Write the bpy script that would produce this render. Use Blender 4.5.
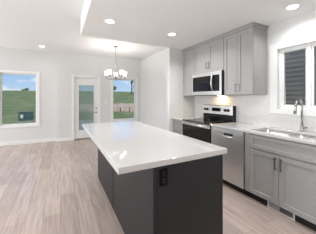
import bpy, bmesh, math, random
from mathutils import Vector, Matrix
random.seed(7)
for o in list(bpy.data.objects):
    bpy.data.objects.remove(o, do_unlink=True)
S = bpy.context.scene
C = S.collection
PI = math.pi

# ------------------------------------------------------------------ camera
cam_d = bpy.data.cameras.new('camera')
cam = bpy.data.objects.new('camera', cam_d); C.objects.link(cam)
cam.location = (0, 0, 1.344)
cam.rotation_euler = (PI / 2, 0, -0.4834)
cam_d.sensor_width = 36.0
cam_d.lens = 36.0 * 184.94 / 316.0
cam_d.shift_y = -(117 - 98.25) / 316.0
cam_d.clip_start = 0.02; cam_d.clip_end = 2000
S.camera = cam

# ------------------------------------------------------------------ exposure
S.view_settings.view_transform = 'Standard'
S.view_settings.look = 'None'
S.view_settings.exposure = 0.17
S.view_settings.gamma = 1.0
S.view_settings.use_curve_mapping = False

# ------------------------------------------------------------------ sky
W = bpy.data.worlds.new('sky'); S.world = W; W.use_nodes = True
nt = W.node_tree; nt.nodes.clear()
def wn(t, **k):
    n = nt.nodes.new(t)
    for a, b in k.items(): setattr(n, a, b)
    return n
out = wn('ShaderNodeOutputWorld'); bg = wn('ShaderNodeBackground')
tc = wn('ShaderNodeTexCoord'); sep = wn('ShaderNodeSeparateXYZ')
rmp = wn('ShaderNodeValToRGB')
rmp.color_ramp.elements[0].position = 0.0; rmp.color_ramp.elements[0].color = (0.56, 0.72, 0.88, 1)
rmp.color_ramp.elements[1].position = 0.5; rmp.color_ramp.elements[1].color = (0.16, 0.36, 0.78, 1)
e = rmp.color_ramp.elements.new(0.12); e.color = (0.32, 0.56, 0.88, 1)
mp = wn('ShaderNodeMapping'); mp.inputs['Scale'].default_value = (7, 7, 22)
nz = wn('ShaderNodeTexNoise'); nz.inputs['Scale'].default_value = 1.0; nz.inputs['Detail'].default_value = 4
cr = wn('ShaderNodeValToRGB')
cr.color_ramp.elements[0].position = 0.52; cr.color_ramp.elements[0].color = (0, 0, 0, 1)
cr.color_ramp.elements[1].position = 0.66; cr.color_ramp.elements[1].color = (1, 1, 1, 1)
mx = wn('ShaderNodeMixRGB'); mx.inputs[2].default_value = (0.92, 0.93, 0.95, 1)
L = nt.links.new
L(tc.outputs['Generated'], sep.inputs[0]); L(sep.outputs['Z'], rmp.inputs[0])
L(tc.outputs['Generated'], mp.inputs[0]); L(mp.outputs[0], nz.inputs['Vector']); L(nz.outputs[0], cr.inputs[0])
L(cr.outputs[0], mx.inputs[0]); L(rmp.outputs[0], mx.inputs[1]); L(mx.outputs[0], bg.inputs[0]); L(bg.outputs[0], out.inputs[0])
bg.inputs['Strength'].default_value = 0.90

sun_d = bpy.data.lights.new('sun', 'SUN'); sun_d.energy = 1.9; sun_d.angle = 0.02; sun_d.color = (1, .95, .86)
sun = bpy.data.objects.new('sun', sun_d); C.objects.link(sun)
sun.rotation_euler = (math.radians(42), 0, math.radians(12))   # high, from behind the house, over its roof

# lamp powers (watts): kitchen downlights, living downlights, added unseen downlights, chandelier bulb, microwave cooktop lamp
P_ISLAND, P_AISLE, P_SINK, P_LIVING, P_ADDED, P_BULB, P_COOK = 2.9, 12.5, 4.6, 1.4, 6.0, 3.8, 2.3
DOWN_COL = (0.985, 0.99, 1.0)
P_FILL = {'fill_window_4': 40.0, 'fill_window_5': 110.0}     # fill lamps in the two unseen windows added to the left wall
FILL_COL = (0.94, 0.975, 1.0)

# ------------------------------------------------------------------ materials
def mat(name, col, rough=0.5, metal=0.0, spec=0.5, coat=0.0, emis=None, estr=0.0):
    m = bpy.data.materials.new(name); m.use_nodes = True
    b = m.node_tree.nodes['Principled BSDF']
    b.inputs['Base Color'].default_value = (*col, 1); b.inputs['Roughness'].default_value = rough
    b.inputs['Metallic'].default_value = metal; b.inputs['Specular IOR Level'].default_value = spec
    b.inputs['Coat Weight'].default_value = coat
    if emis: b.inputs['Emission Color'].default_value = (*emis, 1); b.inputs['Emission Strength'].default_value = estr
    return m
def noisy(name, c1, c2, scale=(1, 1, 1), nscale=20, rough=0.5, metal=0.0, bump=0.0, spec=0.5, detail=4, lo=0.35, hi=0.65, rvar=0.0):
    m = mat(name, c1, rough, metal, spec); n = m.node_tree; b = n.nodes['Principled BSDF']
    t = n.nodes.new('ShaderNodeTexCoord'); p = n.nodes.new('ShaderNodeMapping'); p.inputs['Scale'].default_value = scale
    z = n.nodes.new('ShaderNodeTexNoise'); z.inputs['Scale'].default_value = nscale; z.inputs['Detail'].default_value = detail
    r = n.nodes.new('ShaderNodeValToRGB')
    r.color_ramp.elements[0].position = lo; r.color_ramp.elements[0].color = (*c1, 1)
    r.color_ramp.elements[1].position = hi; r.color_ramp.elements[1].color = (*c2, 1)
    k = n.links.new
    k(t.outputs['Object'], p.inputs[0]); k(p.outputs[0], z.inputs['Vector']); k(z.outputs[0], r.inputs[0]); k(r.outputs[0], b.inputs['Base Color'])
    if bump:
        u = n.nodes.new('ShaderNodeBump'); u.inputs['Strength'].default_value = bump; u.inputs['Distance'].default_value = 0.004
        k(z.outputs[0], u.inputs['Height']); k(u.outputs[0], b.inputs['Normal'])
    if rvar:
        q = n.nodes.new('ShaderNodeMapRange'); q.inputs['To Min'].default_value = rough - rvar; q.inputs['To Max'].default_value = rough + rvar
        k(z.outputs[0], q.inputs[0]); k(q.outputs[0], b.inputs['Roughness'])
    return m
def floor_material():
    m = mat('vinyl_planks', (.5, .42, .37), .27); n = m.node_tree; b = n.nodes['Principled BSDF']; k = n.links.new
    t = n.nodes.new('ShaderNodeTexCoord')
    p = n.nodes.new('ShaderNodeMapping'); p.inputs['Rotation'].default_value = (0, 0, PI / 2)
    br = n.nodes.new('ShaderNodeTexBrick')
    br.offset = 0.37; br.inputs['Scale'].default_value = 1.0
    br.inputs['Brick Width'].default_value = 1.22; br.inputs['Row Height'].default_value = 0.178
    br.inputs['Mortar Size'].default_value = 0.0012; br.inputs['Mortar Smooth'].default_value = 0.2; br.inputs['Bias'].default_value = 0.0
    br.inputs['Color1'].default_value = (0.445, 0.365, 0.325, 1); br.inputs['Color2'].default_value = (0.55, 0.46, 0.415, 1)
    br.inputs['Mortar'].default_value = (0.22, 0.17, 0.15, 1)
    k(t.outputs['Object'], p.inputs[0]); k(p.outputs[0], br.inputs['Vector'])
    p2 = n.nodes.new('ShaderNodeMapping'); p2.inputs['Scale'].default_value = (22, 1.4, 1)
    z = n.nodes.new('ShaderNodeTexNoise'); z.inputs['Scale'].default_value = 1.6; z.inputs['Detail'].default_value = 7; z.inputs['Distortion'].default_value = .6
    k(t.outputs['Object'], p2.inputs[0]); k(p2.outputs[0], z.inputs['Vector'])
    r = n.nodes.new('ShaderNodeValToRGB')
    r.color_ramp.elements[0].position = .33; r.color_ramp.elements[0].color = (.82, .795, .775, 1)
    r.color_ramp.elements[1].position = .62; r.color_ramp.elements[1].color = (1.08, 1.06, 1.05, 1)
    k(z.outputs[0], r.inputs[0])
    x = n.nodes.new('ShaderNodeMixRGB'); x.blend_type = 'MULTIPLY'; x.inputs[0].default_value = 1
    k(br.outputs[0], x.inputs[1]); k(r.outputs[0], x.inputs[2]); k(x.outputs[0], b.inputs['Base Color'])
    u = n.nodes.new('ShaderNodeBump'); u.inputs['Strength'].default_value = .15; u.inputs['Distance'].default_value = .002
    k(z.outputs[0], u.inputs['Height']); k(u.outputs[0], b.inputs['Normal'])
    return m
def glass_material(name, tint=(1, 1, 1), gloss=0.06, haze=0.0):
    m = bpy.data.materials.new(name); m.use_nodes = True; n = m.node_tree; n.nodes.clear(); k = n.links.new
    o = n.nodes.new('ShaderNodeOutputMaterial'); tr = n.nodes.new('ShaderNodeBsdfTransparent'); tr.inputs[0].default_value = (*tint, 1)
    g = n.nodes.new('ShaderNodeBsdfGlossy'); g.inputs['Roughness'].default_value = 0.02
    x = n.nodes.new('ShaderNodeMixShader'); fr = n.nodes.new('ShaderNodeFresnel'); fr.inputs[0].default_value = 1.45
    k(fr.outputs[0], x.inputs[0]); k(tr.outputs[0], x.inputs[1]); k(g.outputs[0], x.inputs[2])
    if haze:
        d = n.nodes.new('ShaderNodeBsdfDiffuse'); d.inputs[0].default_value = (.62, .70, .68, 1)
        y = n.nodes.new('ShaderNodeMixShader'); y.inputs[0].default_value = haze
        k(x.outputs[0], y.inputs[1]); k(d.outputs[0], y.inputs[2]); k(y.outputs[0], o.inputs[0])
    else: k(x.outputs[0], o.inputs[0])
    return m

M = {}
M['wall'] = noisy('wall_paint', (.735, .733, .725), (.765, .763, .755), nscale=60, rough=.75, bump=.05)
M['ceiling'] = noisy('ceiling_texture', (.85, .847, .84), (.88, .877, .87), nscale=45, rough=.9, bump=.25)
M['trim'] = noisy('white_trim_paint', (.88, .88, .87), (.90, .90, .89), nscale=30, rough=.4)
M['floor'] = floor_material()
M['quartz'] = noisy('white_quartz', (.58, .57, .56), (.62, .61, .60), nscale=90, rough=.025, detail=6)
M['splash'] = noisy('white_backsplash', (.68, .67, .66), (.71, .70, .69), nscale=12, rough=.25)
M['grey'] = noisy('grey_cabinet_paint', (.37, .367, .362), (.39, .387, .382), nscale=25, rough=.42)
M['island'] = noisy('charcoal_cabinet_paint', (.013, .0143, .0172), (.016, .0173, .0202), nscale=25, rough=.42, spec=.35)
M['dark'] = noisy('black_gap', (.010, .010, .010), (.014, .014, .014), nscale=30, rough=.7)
M['steel'] = noisy('brushed_stainless', (.72, .72, .72), (.80, .80, .80), scale=(60, 1, 60), nscale=3, rough=.30, metal=1, rvar=.06)
M['steel_v'] = noisy('brushed_stainless_upright', (.72, .72, .72), (.80, .80, .80), scale=(60, 60, 1), nscale=3, rough=.42, metal=1, rvar=.06)
M['nickel'] = noisy('brushed_nickel', (.33, .325, .32), (.38, .375, .37), nscale=60, rough=.28, metal=1)
M['chrome'] = noisy('faucet_metal', (.42, .42, .42), (.48, .48, .48), nscale=40, rough=.18, metal=1)
M['blackglass'] = noisy('black_glass', (.006, .006, .007), (.009, .009, .010), nscale=5, rough=.04, spec=.3)
M['black'] = noisy('black_plastic', (.012, .012, .012), (.018, .018, .018), nscale=60, rough=.4)
M['outlet'] = noisy('outlet_black', (.0015, .0015, .0015), (.002, .002, .002), nscale=60, rough=.5, spec=.12)
M['white_plastic'] = noisy('white_plastic', (.80, .80, .79), (.82, .82, .81), nscale=40, rough=.35)
M['register'] = noisy('register_paint', (.76, .73, .70), (.80, .77, .74), nscale=40, rough=.45)
M['glass'] = glass_material('window_glass')
M['door_glass'] = glass_material('door_glass_tinted', (.72, .80, .78), haze=.22)
M['lamp'] = mat('lamp_disc', (1, 1, 1), .5, emis=(1, .97, .92), estr=6.0)
M['shade'] = mat('frosted_glass_shade', (.9, .89, .87), .4, emis=(1, .96, .9), estr=1.3)
M['bulb'] = mat('glowing_bulb', (1, 1, 1), .5, emis=(1, .93, .82), estr=9)
M['grass'] = noisy('grass', (.15, .20, .075), (.25, .28, .12), scale=(.35, .12, .35), nscale=1.2, rough=.95, detail=8, spec=.1)
M['dirt'] = noisy('bare_dirt', (.46, .33, .25), (.60, .46, .36), nscale=1.5, rough=.95, detail=8, spec=.1)
M['gravel'] = noisy('gravel', (.30, .29, .28), (.44, .43, .41), nscale=6, rough=.95, detail=8, spec=.1)
M['foliage'] = noisy('foliage', (.05, .09, .05), (.10, .15, .07), nscale=3, rough=.9)
M['bark'] = noisy('bark', (.10, .09, .085), (.15, .135, .12), nscale=5, rough=.9)
M['oak'] = noisy('oak_threshold', (.30, .23, .17), (.36, .28, .21), nscale=12, rough=.5)
M['siding'] = noisy('dark_siding', (.56, .50, .42), (.61, .545, .46), nscale=9, rough=.6)
M['utility'] = noisy('green_enamel', (.03, .085, .08), (.04, .105, .095), nscale=6, rough=.5)
M['red'] = noisy('dull_red_paint', (.20, .05, .04), (.26, .07, .05), nscale=9, rough=.7)
M['white_label'] = noisy('white_sticker', (.75, .77, .76), (.78, .8, .79), nscale=9, rough=.6)
M['roof'] = noisy('roof_shingles', (.08, .08, .08), (.12, .12, .12), nscale=9, rough=.9)

# ------------------------------------------------------------------ helpers
class MB:
    def __init__(s): s.bm = bmesh.new()
    def box(s, x0, x1, y0, y1, z0, z1):
        if x0 > x1: x0, x1 = x1, x0
        if y0 > y1: y0, y1 = y1, y0
        if z0 > z1: z0, z1 = z1, z0
        v = [s.bm.verts.new(p) for p in ((x0,y0,z0),(x1,y0,z0),(x1,y1,z0),(x0,y1,z0),(x0,y0,z1),(x1,y0,z1),(x1,y1,z1),(x0,y1,z1))]
        for f in ((3,2,1,0),(4,5,6,7),(0,1,5,4),(1,2,6,5),(2,3,7,6),(3,0,4,7)): s.bm.faces.new([v[i] for i in f])
        return s
    def tube(s, pts, r, n=12, caps=True):
        pts = [Vector(p) for p in pts]; rs = r if isinstance(r, (list, tuple)) else [r] * len(pts)
        rings = []; up = None
        for i, p in enumerate(pts):
            a = pts[max(i - 1, 0)]; b = pts[min(i + 1, len(pts) - 1)]; t = (b - a).normalized()
            if up is None: up = t.orthogonal().normalized()
            up = (up - t * up.dot(t)).normalized(); w = t.cross(up)
            rings.append([s.bm.verts.new(p + (up * math.cos(q) + w * math.sin(q)) * rs[i]) for q in (2 * PI * j / n for j in range(n))])
        for A, B in zip(rings, rings[1:]):
            for j in range(n): s.bm.faces.new((A[j], A[(j + 1) % n], B[(j + 1) % n], B[j])).smooth = True
        if caps: s.bm.faces.new(rings[0][::-1]); s.bm.faces.new(rings[-1])
        return s
    def lathe(s, prof, cx, cy, n=24, close=True):
        rings = [[s.bm.verts.new((cx + r * math.cos(2 * PI * j / n), cy + r * math.sin(2 * PI * j / n), z)) for j in range(n)] for r, z in prof]
        for A, B in zip(rings, rings[1:]):
            for j in range(n): s.bm.faces.new((A[j], A[(j + 1) % n], B[(j + 1) % n], B[j])).smooth = True
        if close: s.bm.faces.new(rings[0][::-1]); s.bm.faces.new(rings[-1])
        return s
    def grid_slab(s, xs, ys, z0, z1, holes=()):
        # a slab with square openings, one closed surface
        V = {}
        def v(i, j, z):
            key = (i, j, z)
            if key not in V: V[key] = s.bm.verts.new((xs[i], ys[j], z))
            return V[key]
        nx, ny = len(xs) - 1, len(ys) - 1
        solid = lambda i, j: 0 <= i < nx and 0 <= j < ny and (i, j) not in holes
        for i in range(nx):
            for j in range(ny):
                if not solid(i, j): continue
                s.bm.faces.new((v(i,j,z1), v(i+1,j,z1), v(i+1,j+1,z1), v(i,j+1,z1)))
                s.bm.faces.new((v(i,j+1,z0), v(i+1,j+1,z0), v(i+1,j,z0), v(i,j,z0)))
                if not solid(i-1, j): s.bm.faces.new((v(i,j,z0), v(i,j,z1), v(i,j+1,z1), v(i,j+1,z0)))
                if not solid(i+1, j): s.bm.faces.new((v(i+1,j+1,z0), v(i+1,j+1,z1), v(i+1,j,z1), v(i+1,j,z0)))
                if not solid(i, j-1): s.bm.faces.new((v(i+1,j,z0), v(i+1,j,z1), v(i,j,z1), v(i,j,z0)))
                if not solid(i, j+1): s.bm.faces.new((v(i,j+1,z0), v(i,j+1,z1), v(i+1,j+1,z1), v(i+1,j+1,z0)))
        return s
    def shaker(s, xf, y0, y1, z0, z1, fr=.055, dep=.011, th=.02):
        # a shaker front facing -X: frame with a recessed flat panel
        s.box(xf, xf + th, y0, y1, z0, z1); s.bm.faces.ensure_lookup_table()
        f = [q for q in s.bm.faces if abs(q.calc_center_median().x - xf) < 1e-6 and abs(q.calc_center_median().y - (y0+y1)/2) < 1e-6 and abs(q.calc_center_median().z-(z0+z1)/2) < 1e-6][0]
        s.bm.normal_update()
        bmesh.ops.inset_region(s.bm, faces=[f], thickness=fr, use_even_offset=True)
        vs = list(f.verts)
        bmesh.ops.inset_region(s.bm, faces=[f], thickness=.003, use_even_offset=True)
        for q in f.verts: q.co.x += dep
        return s
def wloc(o):
    p = Vector((0, 0, 0))
    while o: p = p + o.location; o = o.parent
    return p
def obj(name, mb, m, parent=None, bevel=0.0, loc=None, smooth_solid=0.0, kind=None, segs=2):
    me = bpy.data.meshes.new(name)
    if loc is None: loc = wloc(parent) if parent else Vector((0, 0, 0))
    loc = Vector(loc)
    bmesh.ops.translate(mb.bm, verts=mb.bm.verts, vec=-loc)
    bmesh.ops.recalc_face_normals(mb.bm, faces=mb.bm.faces)
    mb.bm.to_mesh(me); mb.bm.free()
    o = bpy.data.objects.new(name, me); C.objects.link(o); me.materials.append(M[m])
    o.location = loc - (wloc(parent) if parent else Vector((0, 0, 0)))
    if parent: o.parent = parent
    if smooth_solid:
        q = o.modifiers.new('solidify', 'SOLIDIFY'); q.thickness = smooth_solid
    if bevel:
        q = o.modifiers.new('bevel', 'BEVEL'); q.width = bevel; q.segments = segs; q.limit_method = 'ANGLE'; q.angle_limit = .6
    if kind: o['kind'] = kind
    return o
def struct(name, mb, m, parent=None, bevel=0.0):
    return obj(name, mb, m, parent, bevel, kind=None if parent else 'structure')
def thing(name, label, cat, loc, group=None):
    o = bpy.data.objects.new(name, None); C.objects.link(o); o.empty_display_size = .1
    o.location = loc; o['label'] = label; o['category'] = cat
    if group: o['group'] = group
    return o
def tag(o, label, cat, group=None):
    o['label'] = label; o['category'] = cat
    if group: o['group'] = group
    return o
def sempty(name, loc):
    o = bpy.data.objects.new(name, None); C.objects.link(o); o.location = loc; o['kind'] = 'structure'; o.empty_display_size = .1
    return o
def area(name, loc, size, power, col, parent=None, rot=(0, 0, 0), shape='DISK', spread=PI, size_y=None):
    d = bpy.data.lights.new(name, 'AREA'); d.shape = shape; d.size = size; d.energy = power; d.color = col; d.spread = spread
    if size_y: d.size_y = size_y
    o = bpy.data.objects.new(name, d); C.objects.link(o)
    o.location = Vector(loc) - (wloc(parent) if parent else Vector((0, 0, 0))); o.rotation_euler = rot
    if parent: o.parent = parent
    return o

# ------------------------------------------------------------------ dimensions
H1, H2 = 2.458, 2.78              # lower kitchen ceiling, higher living ceiling
XK, XR = 2.84, 2.678              # kitchen wall, dining wall
YL, YD, YK = 6.65, 6.50, 3.52     # living end wall, door wall, kitchen wing wall
XL, XJ, YB = -3.6, -0.115, -3.0   # far left wall, jog in the end wall, wall behind
XB = 0.308                        # edge of the lower ceiling
T = 0.2

# ------------------------------------------------------------------ room shell
struct('floor', MB().box(XL - T, XK + T, YB - T, YL + T, -.12, 0), 'floor')
struct('ceiling', MB().box(XL - T, XK + T, YB - T, YL + T, H2, H2 + .15), 'ceiling')
struct('ceiling_kitchen', MB().box(XB, XK, YB, YK, H1, H2), 'ceiling')

def yz_wall(mb, x0, x1, ya, yb, z0, z1, holes=()):        # wall along Y, openings (y0,y1,z0,z1)
    y = ya
    for h in sorted(holes):
        mb.box(x0, x1, y, h[0], z0, z1); mb.box(x0, x1, h[0], h[1], h[3], z1); mb.box(x0, x1, h[0], h[1], z0, h[2])
        y = h[1]
    return mb.box(x0, x1, y, yb, z0, z1)
def xz_wall(mb, xa, xb, y0, y1, z0, z1, holes=()):
    x = xa
    for h in sorted(holes):
        mb.box(x, h[0], y0, y1, z0, z1); mb.box(h[0], h[1], y0, y1, h[3], z1)
        if h[2] > z0: mb.box(h[0], h[1], y0, y1, z0, h[2])
        x = h[1]
    return mb.box(x, xb, y0, y1, z0, z1)

HL = (-1.52, -0.64, .565, 2.07)       # living window opening
HD = (.377, 1.124, 0, 2.03)           # door opening
HW = (1.62, 2.482, .565, 2.045)       # dining window opening
HK = (.81, 1.60, 1.19, 2.065)         # kitchen window opening (y, z)
HF = (5.15, 6.45, .5, 2.3)              # openings for the added, unseen windows of the far left wall
HG = (.3, 2.6, .45, 2.1)
struct('wall_living', xz_wall(MB(), XL - T, XJ, YL, YL + T, 0, H2, [HL]), 'wall')
struct('wall_door', xz_wall(MB(), XJ, XK + T, YD, YD + T, 0, H2, [HD, HW]), 'wall')
struct('wall_dining', MB().box(XR, XK + T, YK + .12, YD, 0, H2), 'wall')
struct('wall_wing', MB().box(2.136, XK + T, YK, YK + .12, 0, H2), 'wall')
struct('wall_kitchen', yz_wall(MB(), XK, XK + T, YB, YK, 0, H2, [HK]), 'wall')
struct('wall_left', yz_wall(MB(), XL - T, XL, YB - T, YL, 0, H2, [HF, HG]), 'wall')
struct('wall_back', MB().box(XL, XK + T, YB - T, YB, 0, H2), 'wall')

bb_h, bb_t = .105, .014
struct('baseboard_living', MB().box(XL, XJ, YL - bb_t, YL, 0, bb_h), 'trim', bevel=.003)
struct('baseboard_door', MB().box(XJ, .315, YD - bb_t, YD, 0, bb_h).box(1.19, XR, YD - bb_t, YD, 0, bb_h), 'trim', bevel=.003)
struct('baseboard_dining', MB().box(XR - bb_t, XR, YK + .12, YD - bb_t, 0, bb_h), 'trim', bevel=.003)
struct('baseboard_left', MB().box(XL, XL + bb_t, YB, YL - bb_t, 0, bb_h), 'trim', bevel=.003)
struct('baseboard_wing', MB().box(2.122, 2.136, YK, YK + .12, 0, bb_h), 'trim', bevel=.003)

def window_y(name, h, yw, cas=.07, fr=.035):
    r = sempty(name, ((h[0] + h[1]) / 2, yw, h[2]))
    x0, x1, z0, z1 = h; t = .018
    struct('casing', MB().box(x0 - cas, x0, yw - t, yw, z0 - cas, z1 + cas).box(x1, x1 + cas, yw - t, yw, z0 - cas, z1 + cas)
           .box(x0, x1, yw - t, yw, z1, z1 + cas).box(x0, x1, yw - t, yw, z0 - cas, z0), 'trim', r, .003)
    ya, yb = yw + .05, yw + .12
    struct('window_frame', MB().box(x0, x0 + fr, ya, yb, z0, z1).box(x1 - fr, x1, ya, yb, z0, z1)
           .box(x0 + fr, x1 - fr, ya, yb, z0, z0 + fr).box(x0 + fr, x1 - fr, ya, yb, z1 - fr, z1), 'trim', r, .003)
    struct('glass', MB().box(x0 + fr, x1 - fr, yw + .08, yw + .086, z0 + fr, z1 - fr), 'glass', r)
    return r
window_y('window_1', HL, YL)
window_y('window_2', HW, YD)

# kitchen window: deep white jamb, two sashes
w = sempty('window_3', (XK, 1.205, HK[2]))
y0, y1, z0, z1 = HK; t = .018
struct('casing', MB().box(XK - t, XK, y0 - .113, y0, z0 - .075, z1 + .09).box(XK - t, XK, y1, y1 + .113, z0 - .075, z1 + .09)
       .box(XK - t, XK, y0, y1, z1, z1 + .09).box(XK - t, XK, y0, y1, z0 - .075, z0), 'trim', w, .004)
xa, xb = XK + .04, XK + .11
struct('window_frame', MB().box(xa, xb, y0, y0 + .03, z0, z1).box(xa, xb, y1 - .03, y1, z0, z1).box(xa, xb, y0 + .03, y1 - .03, z0, z0 + .03)
       .box(xa, xb, y0 + .03, y1 - .03, z1 - .022, z1).box(xa, xb, 1.208, 1.242, z0 + .03, z1 - .022), 'trim', w, .003)
for a, b in ((1.242, y1 - .03), (y0 + .03, 1.208)):
    f = .029; za, zb = z0 + .03, z1 - .022
    sa = struct('sash', MB().box(xa + .012, xb - .012, a, a + f, za, zb).box(xa + .012, xb - .012, b - f, b, za, zb)
           .box(xa + .012, xb - .012, a + f, b - f, za, za + f).box(xa + .012, xb - .012, a + f, b - f, zb - f, zb), 'trim', w, .003)
    struct('glass', MB().box(xa + .03, xa + .036, a + f, b - f, za + f, zb - f), 'glass', sa)
struct('latch', MB().box(xa - .008, xa + .012, 1.206, 1.222, 1.86, 1.93), 'trim', w, .002)

# two unseen windows added to the left wall, each holding an area fill lamp
for nm, h in (('fill_window_4', HF), ('fill_window_5', HG)):
    w = sempty(nm, (XL, (h[0] + h[1]) / 2, h[2])); y0, y1, z0, z1 = h; c = .07
    struct('casing', MB().box(XL, XL + .018, y0 - c, y0, z0 - c, z1 + c).box(XL, XL + .018, y1, y1 + c, z0 - c, z1 + c)
           .box(XL, XL + .018, y0, y1, z1, z1 + c).box(XL, XL + .018, y0, y1, z0 - c, z0), 'trim', w, .003)
    struct('window_frame', MB().box(XL - .12, XL - .05, y0, y0 + .04, z0, z1).box(XL - .12, XL - .05, y1 - .04, y1, z0, z1)
           .box(XL - .12, XL - .05, y0 + .04, y1 - .04, z0, z0 + .04).box(XL - .12, XL - .05, y0 + .04, y1 - .04, z1 - .04, z1), 'trim', w, .003)
    struct('glass', MB().box(XL - .086, XL - .08, y0 + .04, y1 - .04, z0 + .04, z1 - .04), 'glass', w)
    area('window_fill', (XL - .04, (y0 + y1) / 2, (z0 + z1) / 2), z1 - z0 - .1, P_FILL[nm], FILL_COL, w, rot=(0, -PI / 2, 0), shape='RECTANGLE', size_y=y1 - y0 - .1)

# patio door
d = sempty('door_1', (.75, YD, 0))
x0, x1, _, z1 = HD; t = .018; c = .072
struct('casing', MB().box(x0 - c, x0, YD - t, YD, 0, z1 + c).box(x1, x1 + c, YD - t, YD, 0, z1 + c).box(x0, x1, YD - t, YD, z1, z1 + c), 'trim', d, .003)
struct('jamb', MB().box(x0, x0 + .02, YD + .0, YD + .14, .03, z1).box(x1 - .02, x1, YD + .0, YD + .14, .03, z1).box(x0 + .02, x1 - .02, YD, YD + .14, z1 - .02, z1), 'trim', d, .002)
struct('threshold', MB().box(x0, x1, YD + .0, YD + .15, 0, .03), 'oak', d, .004)
a, b, za, zb = x0 + .024, x1 - .024, .034, z1 - .024
g0, g1, gz0, gz1 = .515, .985, .30, 1.775
ya, yb = YD + .045, YD + .09
leaf = struct('door_leaf', MB().box(a, g0, ya, yb, za, zb).box(g1, b, ya, yb, za, zb).box(g0, g1, ya, yb, za, gz0).box(g0, g1, ya, yb, gz1, zb), 'trim', d, .003)
m = MB(); k = .03
m.box(g0 - k, g0, ya - .012, ya, gz0 - k, gz1 + k).box(g1, g1 + k, ya - .012, ya, gz0 - k, gz1 + k).box(g0, g1, ya - .012, ya, gz1, gz1 + k).box(g0, g1, ya - .012, ya, gz0 - k, gz0)
struct('glass_frame', m, 'trim', leaf, .004)
struct('glass', MB().box(g0, g1, ya + .02, ya + .026, gz0, gz1), 'door_glass', leaf)
m = MB().tube([(1.066, ya - .012, .865), (1.066, ya, .865)], .027, 20).tube([(1.066, ya - .012, .865), (1.066, ya - .05, .865)], .010).tube([(1.066, ya - .045, .865), (.965, ya - .05, .865)], [.010, .008])
struct('door_handle', m, 'nickel', leaf)
struct('deadbolt', MB().tube([(1.066, ya - .016, 1.005), (1.066, ya, 1.005)], .027, 20).box(1.061, 1.071, ya - .03, ya - .016, .985, 1.025), 'nickel', leaf)

# backsplash slabs behind the worktop
struct('wall_backsplash', MB().box(XK - .012, XK, .80, 1.714, .914, 1.113).box(XK - .012, XK, 1.714, YK, .914, 1.402)
       .box(2.50, XK - .012, YK - .008, YK, .914, 1.402), 'splash')

# ------------------------------------------------------------------ kitchen island
isl = thing('kitchen_island', 'charcoal kitchen island with long glossy white quartz top and black outlet on its end', 'kitchen island', (.88, 2.2, 0))
ct = MB().box(.313, 1.263, 1.127, 3.350, .869, .914)
obj('countertop', ct, 'quartz', isl, bevel=.005, segs=3)
IX0, IX1, IY0, IY1, IZ = .558, 1.212, 1.130, 3.28, .868
obj('cabinet_body', MB().box(IX0 + .016, IX1 - .02, IY0 + .018, IY1 - .018, .0, IZ), 'island', isl)
obj('side_panel', MB().box(IX0, IX0 + .015, IY0 + .006, 2.221, 0, IZ), 'island', isl, .0015)
obj('side_panel', MB().box(IX0, IX0 + .015, 2.243, IY1, 0, IZ), 'island', isl, .0015)
obj('panel_joint', MB().box(IX0 + .006, IX0 + .0145, 2.2215, 2.2425, 0, IZ), 'dark', isl)
obj('end_panel', MB().box(IX0 + .03, IX1 - .016, IY0, IY0 + .017, 0, IZ), 'island', isl, .0015)
obj('corner_post', MB().box(IX0, IX0 + .028, IY0, IY0 + .005, 0, IZ), 'island', isl, .0015)
obj('end_panel', MB().box(IX0 + .016, IX1 - .02, IY1 - .017, IY1, 0, IZ), 'island', isl, .0015)
obj('edge_stile', MB().box(IX1 - .014, IX1, IY0, IY0 + .017, 0, IZ), 'island', isl, .0015)
for q in range(4):
    ya = IY0 + .03 + q * .525
    dr = obj('door', MB().box(IX1 - .019, IX1, ya, ya + .52, .11, IZ - .02), 'island', isl, .002)
    obj('handle', MB().box(IX1 + .022, IX1 + .03, ya + .04, ya + .05, .62, .76).box(IX1, IX1 + .022, ya + .04, ya + .05, .63, .64).box(IX1, IX1 + .022, ya + .04, ya + .05, .74, .75), 'nickel', dr)
ol = obj('power_outlet', MB().box(.603, .668, IY0 - .006, IY0, .732, .852), 'outlet', isl, .003)
ol['label'] = 'black power outlet'
for za in (.748, .797):
    obj('socket', MB().box(.618, .653, IY0 - .009, IY0 - .006, za, za + .040), 'blackglass', ol, .003)

# ------------------------------------------------------------------ lower cabinets
FX = 2.222           # door front plane
def bar_handle_v(mb, x, y, z0, z1, w=.010):
    mb.box(x - .030, x - .020, y - w / 2, y + w / 2, z0, z1)
    for z in (z0 + .012, z1 - .022): mb.box(x - .020, x, y - w / 2, y + w / 2, z, z + .010)
    return mb
def bowl_safe_carcass(y0, y1):
    t = .018; xa, xb = FX + .021, XK - .014
    return (MB().box(xa, xb, y0, y0 + t, .095, .883).box(xa, xb, y1 - t, y1, .095, .883).box(xa, xb, y0 + t, y1 - t, .095, .113)
            .box(xb - t, xb, y0 + t, y1 - t, .113, .883).box(xa, xa + t, y0 + t, y1 - t, .66, .883))
sb = thing('sink_base_cabinet', 'grey two door base cabinet with a false drawer front under the sink', 'cabinet', (2.5, 1.24, 0))
obj('cabinet_body', bowl_safe_carcass(.835, 1.683), 'grey', sb)
obj('filler_strip', MB().box(FX, FX + .02, 1.612, 1.683, .095, .883), 'grey', sb, .0015)
obj('drawer_front', MB().shaker(FX, .840, 1.608, .694, .868, fr=.045), 'grey', sb, .0015)
for a, b, hy in ((1.2425, 1.608, 1.272), (.840, 1.2385, 1.209)):
    dr = obj('door', MB().shaker(FX, a, b, .098, .680), 'grey', sb, .0015)
    obj('handle', bar_handle_v(MB(), FX, hy, .508, .652, .012), 'nickel', dr, .001)
obj('toe_kick', MB().box(FX + .055, FX + .07, .835, 1.683, 0, .094), 'dark', sb)

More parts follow.
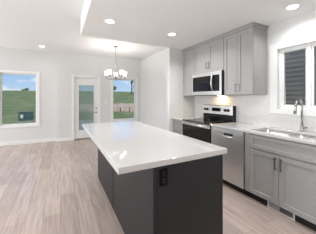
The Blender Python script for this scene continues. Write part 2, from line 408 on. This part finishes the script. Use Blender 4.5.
fl = thing('drawer_base_cabinet', 'narrow grey base cabinet with drawers between the range and the wing wall', 'cabinet', (2.5, 3.31, 0))
obj('cabinet_body', MB().box(FX + .021, XK - .014, 3.108, 3.516, .095, .883), 'grey', fl)
for a, b in ((.694, .868), (.40, .688), (.098, .394)):
    obj('drawer_front', MB().shaker(FX, 3.112, 3.512, a, b, fr=.045), 'grey', fl, .0015)
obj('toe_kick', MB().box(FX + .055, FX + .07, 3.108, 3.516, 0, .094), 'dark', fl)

# worktops: one slab each side of the range
SX0, SX1, SY0, SY1 = 2.290, 2.690, .895, 1.665
wt = MB().grid_slab([2.196, SX0, SX1, XK - .013], [.82, SY0, SY1, 2.303], .884, .914, holes={(1, 1)})
tag(obj('worktop', wt, 'quartz', bevel=.003), 'white quartz worktop around the sink, from window to range', 'worktop')
tag(obj('worktop', MB().box(2.196, XK - .013, 3.101, YK - .009, .884, .914), 'quartz', bevel=.003), 'short white quartz worktop between range and wing wall', 'worktop')

# sink
sk = thing('kitchen_sink', 'stainless double bowl undermount sink below the kitchen window', 'sink', (2.49, 1.28, .70))
def bowl(y0, y1):
    x0, x1, zb, zt, t = SX0 - .004, SX1 + .004, .71, .882, .004
    mb = MB(); bm = mb.bm
    r = .05
    def ring(ins, z, n=6):
        vs = []
        for cx, cy, a0 in ((x1 - r, y1 - r, 0), (x0 + r, y1 - r, PI / 2), (x0 + r, y0 + r, PI), (x1 - r, y0 + r, 3 * PI / 2)):
            for j in range(n + 1):
                a = a0 + PI / 2 * j / n
                vs.append(bm.verts.new((cx + (r - ins) * math.cos(a), cy + (r - ins) * math.sin(a), z)))
        return vs
    R = [ring(-.012, zt), ring(0, zt), ring(.004, zb + .03), ring(.015, zb + .008), ring(.04, zb)]
    for A, B in zip(R, R[1:]):
        for j in range(len(A)): bm.faces.new((A[j], A[(j + 1) % len(A)], B[(j + 1) % len(A)], B[j])).smooth = True
    bm.faces.new(R[-1])
    return mb
for a, b in ((SY0 - .002, 1.262), (1.292, SY1 + .002)):
    bo = obj('bowl', bowl(a, b), 'steel', sk, smooth_solid=.002)
    obj('drain', MB().lathe([(.0, .7115), (.045, .7115), (.042, .716), (.03, .713), (.0, .713)], 2.52, (a + b) / 2, close=False), 'chrome', bo)

# faucet
fc = thing('kitchen_faucet', 'brushed metal gooseneck faucet with pull down head behind the sink', 'faucet', (2.765, 1.255, .914))
fx, fy = 2.765, 1.255
obj('base', MB().lathe([(.0, .914), (.028, .914), (.028, .922), (.020, .93), (.020, 1.0), (.016, 1.01), (0, 1.01)], fx, fy, close=False), 'chrome', fc)
pts = [(fx, fy, 1.0), (fx, fy, 1.20)]
R_ = .075
for j in range(13):
    a = PI * j / 12 * 1.05; pts.append((fx - R_ + R_ * math.cos(a), fy, 1.255 + R_ * math.sin(a)))
obj('spout', MB().tube(pts, .0125, 14), 'chrome', fc)
e = pts[-1]
obj('spray_head', MB().tube([e, (e[0] - .006, fy, e[2] - .03), (e[0] - .018, fy, e[2] - .10)], [.013, .0165, .0185], 14), 'chrome', fc)
obj('lever', MB().tube([(fx, fy - .018, .965), (fx, fy - .035, .965)], .013, 12).tube([(fx, fy - .033, .965), (fx + .004, fy - .095, .978)], [.007, .0055], 10), 'chrome', fc)

# dishwasher
dw = thing('dishwasher', 'stainless steel dishwasher with pocket handle built under the worktop', 'dishwasher', (2.5, 1.995, 0))
DY0, DY1 = 1.692, 2.300
obj('body', MB().box(FX + .03, XK - .014, DY0 + .004, DY1 - .004, .095, .882), 'black', dw)
px0, px1, pz0, pz1 = 1.865, 2.050, .758, .815
dm = MB().box(FX - .022, FX + .029, DY0, px0, .105, pz1).box(FX - .022, FX + .029, px1, DY1, .105, pz1).box(FX - .022, FX + .029, px0, px1, .105, pz0)
dm.box(FX - .004, FX + .029, px0, px1, pz0, pz1)
ddr = obj('door', dm, 'steel_v', dw)
obj('control_strip', MB().box(FX - .022, FX + .029, DY0, DY1, .818, .876), 'steel_v', dw, .002)
sc = MB(); prof = []
for j in range(9):
    a = PI * j / 8
    prof.append(a)
for j in range(11):
    pass
hp = [( FX - .022 - .020 * math.sin(PI * j / 10), 1.875 + .165 * j / 10, .772 - .010 * math.sin(PI * j / 10)) for j in range(11)]
obj('handle', MB().tube(hp, .011, 12), 'steel', ddr)
obj('pocket', MB().box(FX - .0055, FX - .0042, px0 + .006, px1 - .006, pz0 + .024, pz1 - .001), 'black', ddr)
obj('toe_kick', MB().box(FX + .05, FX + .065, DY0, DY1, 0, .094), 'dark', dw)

# range
rg = thing('electric_range', 'stainless and black glass electric range with raised back panel under the microwave', 'range', (2.5, 2.702, 0))
RY0, RY1, RX = 2.309, 3.095, 2.185
obj('body', MB().box(RX + .04, 2.80, RY0, RY1, .02, .895), 'steel_v', rg)
obj('cooktop', MB().box(RX + .005, 2.735, RY0, RY1, .896, .917), 'blackglass', rg, .004)
od = obj('oven_door', MB().box(RX, RX + .038, RY0 + .003, RY1 - .003, .20, .885), 'blackglass', rg, .004)
obj('door_trim', MB().box(RX - .004, RX - .0002, RY0 + .003, RY1 - .003, .832, .882), 'steel', od)
hm = MB().tube([(RX - .042, RY0 + .03, .862), (RX - .042, RY1 - .03, .862)], .014, 14)
for yy in (RY0 + .06, RY1 - .06): hm.tube([(RX - .042, yy, .862), (RX - .004, yy, .862)], .009, 10)
obj('handle', hm, 'steel', od)
obj('drawer', MB().box(RX, RX + .038, RY0 + .003, RY1 - .003, .05, .192), 'steel', rg, .003)
bgd = obj('back_panel', MB().box(2.742, 2.822, RY0 + .012, RY1, .898, 1.205), 'black', rg, .004)
obj('lower_glass', MB().box(2.738, 2.7415, RY0 + .014, RY1 - .002, .918, 1.028), 'blackglass', bgd)
fa = obj('control_panel', MB().box(2.730, 2.7415, RY0 + .014, RY1 - .002, 1.032, 1.200), 'steel', bgd, .003)
obj('display', MB().box(2.7275, 2.7297, 2.60, 2.83, 1.085, 1.155), 'blackglass', fa)
for yy in (3.03, 2.955, 2.485, 2.415):
    kb = obj('knob', MB().tube([(2.7297, yy, 1.118), (2.708, yy, 1.118)], [.030, .025], 18), 'black', fa)
for (bx, by, br_) in ((2.33, 2.50, .095), (2.33, 2.90, .075), (2.58, 2.50, .075), (2.58, 2.90, .095)):
    obj('burner_ring', MB().lathe([(br_, .9172), (br_, .9176), (br_ - .004, .9176), (br_ - .004, .9172)], bx, by, 40, close=False), 'nickel', rg)

# floor register in the toe kick
rr = thing('floor_register', 'pale toe kick vent with dark slots below the sink cabinet', 'vent', (2.26, 1.24, 0))
obj('plate', MB().box(2.262, 2.2765, 1.100, 1.385, .002, .090), 'grey', rr, .001)
obj('frame', MB().box(2.256, 2.2618, 1.092, 1.393, 0, .014).box(2.256, 2.2618, 1.092, 1.104, .014, .085).box(2.256, 2.2618, 1.381, 1.393, .014, .085), 'register', rr, .001)
gm = MB()
for q in range(4): gm.box(2.2585, 2.2618, 1.118, 1.250, .026 + q * .014, .034 + q * .014)
obj('grille', gm, 'dark', rr)

# ------------------------------------------------------------------ wall cabinets, microwave
UX, UB, UT = 2.491, 1.402, 2.400
def wall_cab(label, y0, y1, z0, doors, handles, hz):
    r = thing('wall_cabinet', label, 'cabinet', (2.66, (y0 + y1) / 2, z0), 'grey wall cabinets over the worktop')
    obj('cabinet_body', MB().box(UX + .021, XK - .001, y0, y1, z0, UT), 'grey', r, .001)
    n = len(doors) - 1
    for a, b, hy in zip(doors, doors[1:], handles):
        dr = obj('door', MB().shaker(UX, a + .002, b - .002, z0 + .002, UT - .004, fr=.055), 'grey', r, .0015)
        if hy: obj('handle', bar_handle_v(MB(), UX, hy, hz, hz + .14, .011), 'nickel', dr, .001)
    return r
wall_cab('narrow grey wall cabinet against the wing wall, left of the microwave', 3.112, 3.516, UB, [3.114, 3.514], [None], 0)
wall_cab('short grey two door wall cabinet directly above the microwave', 2.302, 3.110, 1.832, [2.304, 2.682, 3.108], [2.652, 2.722], 1.90)
wall_cab('tall grey two door wall cabinet between microwave and kitchen window', 1.752, 2.300, UB, [1.754, 2.026, 2.298], [1.998, 2.056], 1.44)
struct('trim_1', MB().box(UX - .006, XK, 1.746, 3.516, UT + .001, H1 - .022).box(UX - .026, XK, 1.730, 3.518, H1 - .022, H1), 'grey', bevel=.004)

mw = thing('microwave', 'stainless over the range microwave with black glass door and upright handle', 'microwave', (2.63, 2.705, UB))
MX = 2.440; MY0, MY1, MZ0, MZ1 = 2.306, 3.106, 1.402, 1.828
obj('body', MB().box(MX + .0065, XK - .013, MY0, MY1, MZ0, MZ1), 'black', mw, .002)
dr = obj('door', MB().box(MX, MX + .006, MY0, MY1, MZ0 + .004, MZ1), 'steel', mw, .001)
obj('window', MB().box(MX - .004, MX - .0003, 2.352, 3.078, MZ0 + .072, MZ1 - .065), 'blackglass', dr)
hh = [(MX - .004, 2.500, MZ0 + .085), (MX - .035, 2.500, MZ0 + .11), (MX - .052, 2.500, (MZ0 + MZ1) / 2), (MX - .035, 2.500, MZ1 - .075), (MX - .004, 2.500, MZ1 - .05)]
obj('handle', MB().tube(hh, .014, 12), 'steel', dr)
obj('vent_strip', MB().box(MX + .03, MX + .12, MY0 + .05, MY1 - .05, MZ0 - .004, MZ0), 'dark', mw)
lm = obj('cooktop_lamp', MB().box(2.72, 2.77, 2.60, 2.68, MZ0 - .003, MZ0), 'bulb', mw)
area('cooktop_light', (2.745, 2.64, MZ0 - .008), .06, P_COOK, (1.0, .62, .27), mw, shape='SQUARE')

# ------------------------------------------------------------------ lights in the ceiling
def downlight(x, y, z, label, power, group='round recessed ceiling lights'):
    r = thing('recessed_light', label, 'ceiling light', (x, y, z), group)
    obj('trim_ring', MB().lathe([(.060, z), (.060, z - .003), (.078, z - .006), (.085, z - .002), (.085, z)], x, y, 32, close=False), 'trim', r)
    obj('lens', MB().lathe([(0, z - .003), (.0595, z - .003), (.0595, z), (0, z)], x, y, 32, close=False), 'lamp', r)
    area('lamp', (x, y, z - .008), .13, power, DOWN_COL, r, spread=math.radians(150))
    return r
downlight(.631, 2.701, H1, 'round recessed light in the lower ceiling above the island, nearer the dropped edge', P_ISLAND)
downlight(1.713, 2.739, H1, 'round recessed light in the lower ceiling in front of the narrow wall cabinet', P_AISLE)
downlight(2.506, 1.235, H1, 'round recessed light in the lower ceiling by the kitchen window', P_SINK)
downlight(-.463, 6.016, H2, 'round recessed light in the higher ceiling near the living room window', P_LIVING)
for x, y, z in ((.631, .6, H1), (1.713, .6, H1), (.9, -1.5, H1), (2.1, -1.5, H1), (-.463, 3.2, H2), (-2.6, 6.0, H2), (-2.6, 3.2, H2), (-1.4, .2, H2), (-1.4, -2, H2)):  # extra downlights added out of view to brighten and even the room
    downlight(x, y, z, 'round recessed ceiling light added out of view to even the room light', P_ADDED, 'added fill lights out of view')

# chandelier
cx, cy = 1.341, 5.069
ch = thing('chandelier', 'five arm nickel chandelier with frosted glass shades hanging before the patio door wall', 'chandelier', (cx, cy, H2))
obj('canopy', MB().lathe([(0, H2), (.065, H2), (.065, H2 - .012), (.03, H2 - .03), (0, H2 - .03)], cx, cy, close=False), 'nickel', ch)
obj('stem', MB().tube([(cx, cy, H2 - .028), (cx, cy, 1.99)], .007, 10), 'nickel', ch)
obj('hub', MB().lathe([(0, 2.01), (.012, 2.0), (.018, 1.97), (.030, 1.93), (.034, 1.90), (.022, 1.87), (.010, 1.855), (.016, 1.84), (.010, 1.825), (0, 1.822)], cx, cy, close=False), 'nickel', ch)
for q in range(5):
    a = PI / 2 + q * 2 * PI / 5 - .2586
    ux, uy = math.cos(a), math.sin(a); P = lambda r, z: (cx + ux * r, cy + uy * r, z)
    obj('arm', MB().tube([P(.02, 1.90), P(.09, 1.868), (P(.17, 1.858)), P(.235, 1.875), P(.262, 1.91), P(.265, 1.935)], .0075, 10)
        .lathe([(0, 1.925), (.018, 1.928), (.026, 1.94), (.026, 1.962), (0, 1.962)], *P(.265, 0)[:2], 16, close=False), 'nickel', ch)
    X, Y, _ = P(.265, 0)
    sh = obj('shade', MB().lathe([(.020, 1.963), (.036, 1.970), (.045, 1.985), (.049, 2.015), (.053, 2.06), (.060, 2.09)], X, Y, 24, close=False), 'shade', ch, smooth_solid=.003)
    obj('bulb', MB().lathe([(0, 1.965), (.012, 1.968), (.014, 1.99), (.024, 2.02), (.022, 2.045), (0, 2.056)], X, Y, 16, close=False), 'bulb', sh)
    pd = bpy.data.lights.new('bulb_light', 'POINT'); pd.energy = P_BULB; pd.shadow_soft_size = .02; pd.color = (1, .96, .90)
    po = bpy.data.objects.new('bulb_light', pd); C.objects.link(po); po.parent = ch; po.location = Vector((X, Y, 2.075)) - ch.location

# light switch by the door
ls = thing('light_switch', 'white light switch plate on the wall between patio door and dining window', 'switch', (1.38, YD, 1.19))
obj('plate', MB().box(1.345, 1.417, YD - .006, YD, 1.135, 1.252), 'white_plastic', ls, .002)
obj('rocker', MB().box(1.364, 1.398, YD - .010, YD - .006, 1.160, 1.227), 'trim', ls, .002)

# ------------------------------------------------------------------ outdoors
def hgt(x, y):
    r = math.hypot(x, y); t = min(max((r - 26) / 130, 0), 1); t = t * t * (3 - 2 * t)
    return -.5 + t * (6.6 + .6 * math.sin(x * .035 + 1.0)) + .12 * math.sin(x * .21) * t
def field():
    mb = MB(); bm = mb.bm
    xs = [-160 + 8 * i for i in range(41)]; ys = [6.9] + [10 + 5 * j for j in range(38)]
    g = [[bm.verts.new((x, y, hgt(x, y))) for y in ys] for x in xs]
    for i in range(len(xs) - 1):
        for j in range(len(ys) - 1): bm.faces.new((g[i][j], g[i+1][j], g[i+1][j+1], g[i][j+1])).smooth = True
    return mb
struct('ground_field', field(), 'grass')
struct('ground_yard', MB().box(-40, XL - T, -12, 6.9, -.6, -.5).box(XK + T, 30, -12, 6.9, -.6, -.5), 'grass')
struct('ground_gravel', MB().box(-.3, 3.0, 6.95, 16.5, -.6, -.47), 'gravel')

dmn = MB(); bm = dmn.bm; nx, ny = 40, 12
G = [[None] * (ny + 1) for _ in range(nx + 1)]
ux, uy = .8854, -.4648; vx, vy = .4648, .8854
for i in range(nx + 1):
    for j in range(ny + 1):
        a = (i / nx - .5) * 15; b = (j / ny - .5) * 3.4
        prof_ = max(0, 1 - (2 * b / 3.4) ** 4) * max(0, 1 - (2 * a / 15) ** 8)
        z = -.52 + prof_ * (1.08 + .03 * math.sin(a * 1.9 + 1) + .03 * math.sin(a * 4.1 + b * 3)) + (.03 * random.random() if prof_ > 0 else 0)
        G[i][j] = bm.verts.new((7.9 + ux * a + vx * b, 26.6 + uy * a + vy * b, z))
for i in range(nx):
    for j in range(ny): bm.faces.new((G[i][j], G[i+1][j], G[i+1][j+1], G[i][j+1])).smooth = True
tag(obj('dirt_mound', dmn, 'dirt'), 'long low mound of bare dirt on the grass beyond the dining window', 'dirt mound')
for (x, y, lb) in ((7.13, 24.5, 'dull red post before the dirt mound, nearer the patio door side'), (8.21, 23.9, 'dull red post before the dirt mound, nearer the dining wall side')):
    p = thing('marker_post', lb, 'post', (x, y, -.5), 'red posts before the dirt mound')
    obj('post', MB().tube([(x, y, -.5), (x, y, -.02)], .07, 12), 'red', p)
    obj('cap', MB().lathe([(.10, -.02), (.10, .03), (.05, .09), (0, .10)], x, y, 12, close=False), 'red', p)

tb = thing('utility_box', 'dark green utility box standing on the grass outside the living room window', 'utility box', (-2.45, 18.0, -.5))
obj('plinth', MB().box(-2.95, -1.95, 17.55, 18.45, -.5, -.42), 'gravel', tb)
obj('cabinet', MB().box(-2.90, -2.0, 17.6, 18.4, -.42, .22), 'utility', tb, .02)
obj('lid', MB().box(-2.93, -1.97, 17.57, 18.43, .22, .28), 'utility', tb, .02)
obj('door_seam', MB().box(-2.46, -2.44, 17.592, 17.6, -.38, .2), 'black', tb)
obj('sticker', MB().box(-2.78, -2.60, 17.592, 17.6, -.20, .08), 'white_label', tb)

def round_tree(x, y, h, r, label, slim=1.0):
    z = hgt(x, y) - .2
    t = thing('tree', label, 'tree', (x, y, z), 'distant trees on the hill')
    obj('trunk', MB().tube([(x, y, z), (x, y, z + h * .55)], [h * .03, h * .015], 8), 'bark', t)
    mb = MB()
    for q in range(16):
        a = random.random() * 2 * PI; u = random.random()
        rr_ = r * slim * .55 * math.sqrt(random.random()); zz = z + h * (.3 + .6 * u) if slim < .6 else z + h * (.45 + .4 * u)
        m_ = Matrix.Translation((x + rr_ * math.cos(a), y + rr_ * math.sin(a), zz)) @ Matrix.Diagonal((r * slim * .6, r * slim * .6, r * .45 * (1.6 if slim < .6 else 1), 1))
        bmesh.ops.create_icosphere(mb.bm, subdivisions=2, radius=1, matrix=m_)
    for v in mb.bm.verts: v.co += Vector((random.uniform(-1, 1), random.uniform(-1, 1), random.uniform(-1, 1))) * r * .07
    obj('crown', mb, 'foliage', t)
def at(px, dpt):
    l = (px - 158) / 184.94 * dpt; return dpt * .4648 + l * .8854, dpt * .8854 - l * .4648
HILL = 118
round_tree(*at(23.2, HILL), .9, .8, 'small round tree on the hill crest, seen through the living room window, lower one')
round_tree(*at(26.6, HILL), 1.5, 1.2, 'small round tree on the hill crest, seen through the living room window, taller one')
round_tree(*at(114.6, HILL), 4.0, 1.4, 'small bushy tree on the hill crest, seen at the near side of the dining window')
round_tree(*at(131.8, 90), 13, 1.3, 'tall slim tree standing on the hill beyond the dining window, thicker one', .45)
round_tree(*at(134.4, 90), 12, 1.2, 'tall slim tree standing on the hill beyond the dining window, close to its frame', .4)

# neighbouring house beside the kitchen window
nh = thing('neighbouring_house', 'dark grey lap sided house standing close outside the kitchen window', 'house', (7, 2, -.5))
NX = 4.62; mb = MB(); bm = mb.bm
prof2 = []; z = -.5
while z < 4.3:
    prof2 += [(NX, z), (NX - .045, z + .002), (NX, z + .055)]; z += .102
A = [bm.verts.new((p[0], -4, p[1])) for p in prof2]; B = [bm.verts.new((p[0], 8.5, p[1])) for p in prof2]
for i in range(len(prof2) - 1): bm.faces.new((A[i], A[i+1], B[i+1], B[i]))
obj('siding', mb, 'siding', nh)
obj('house_wall', MB().box(NX + .005, NX + 6, -4, 8.5, -.5, 4.3), 'siding', nh)
mb = MB(); bm = mb.bm
v = [bm.verts.new(p) for p in ((NX - .35, -4.3, 4.3), (NX + 6.3, -4.3, 4.3), (NX + 3, -4.3, 6.3), (NX - .35, 8.8, 4.3), (NX + 6.3, 8.8, 4.3), (NX + 3, 8.8, 6.3))]
for f in ((0, 1, 2), (3, 5, 4), (0, 2, 5, 3), (1, 4, 5, 2), (0, 3, 4, 1)): bm.faces.new([v[i] for i in f])
obj('roof', mb, 'roof', nh)
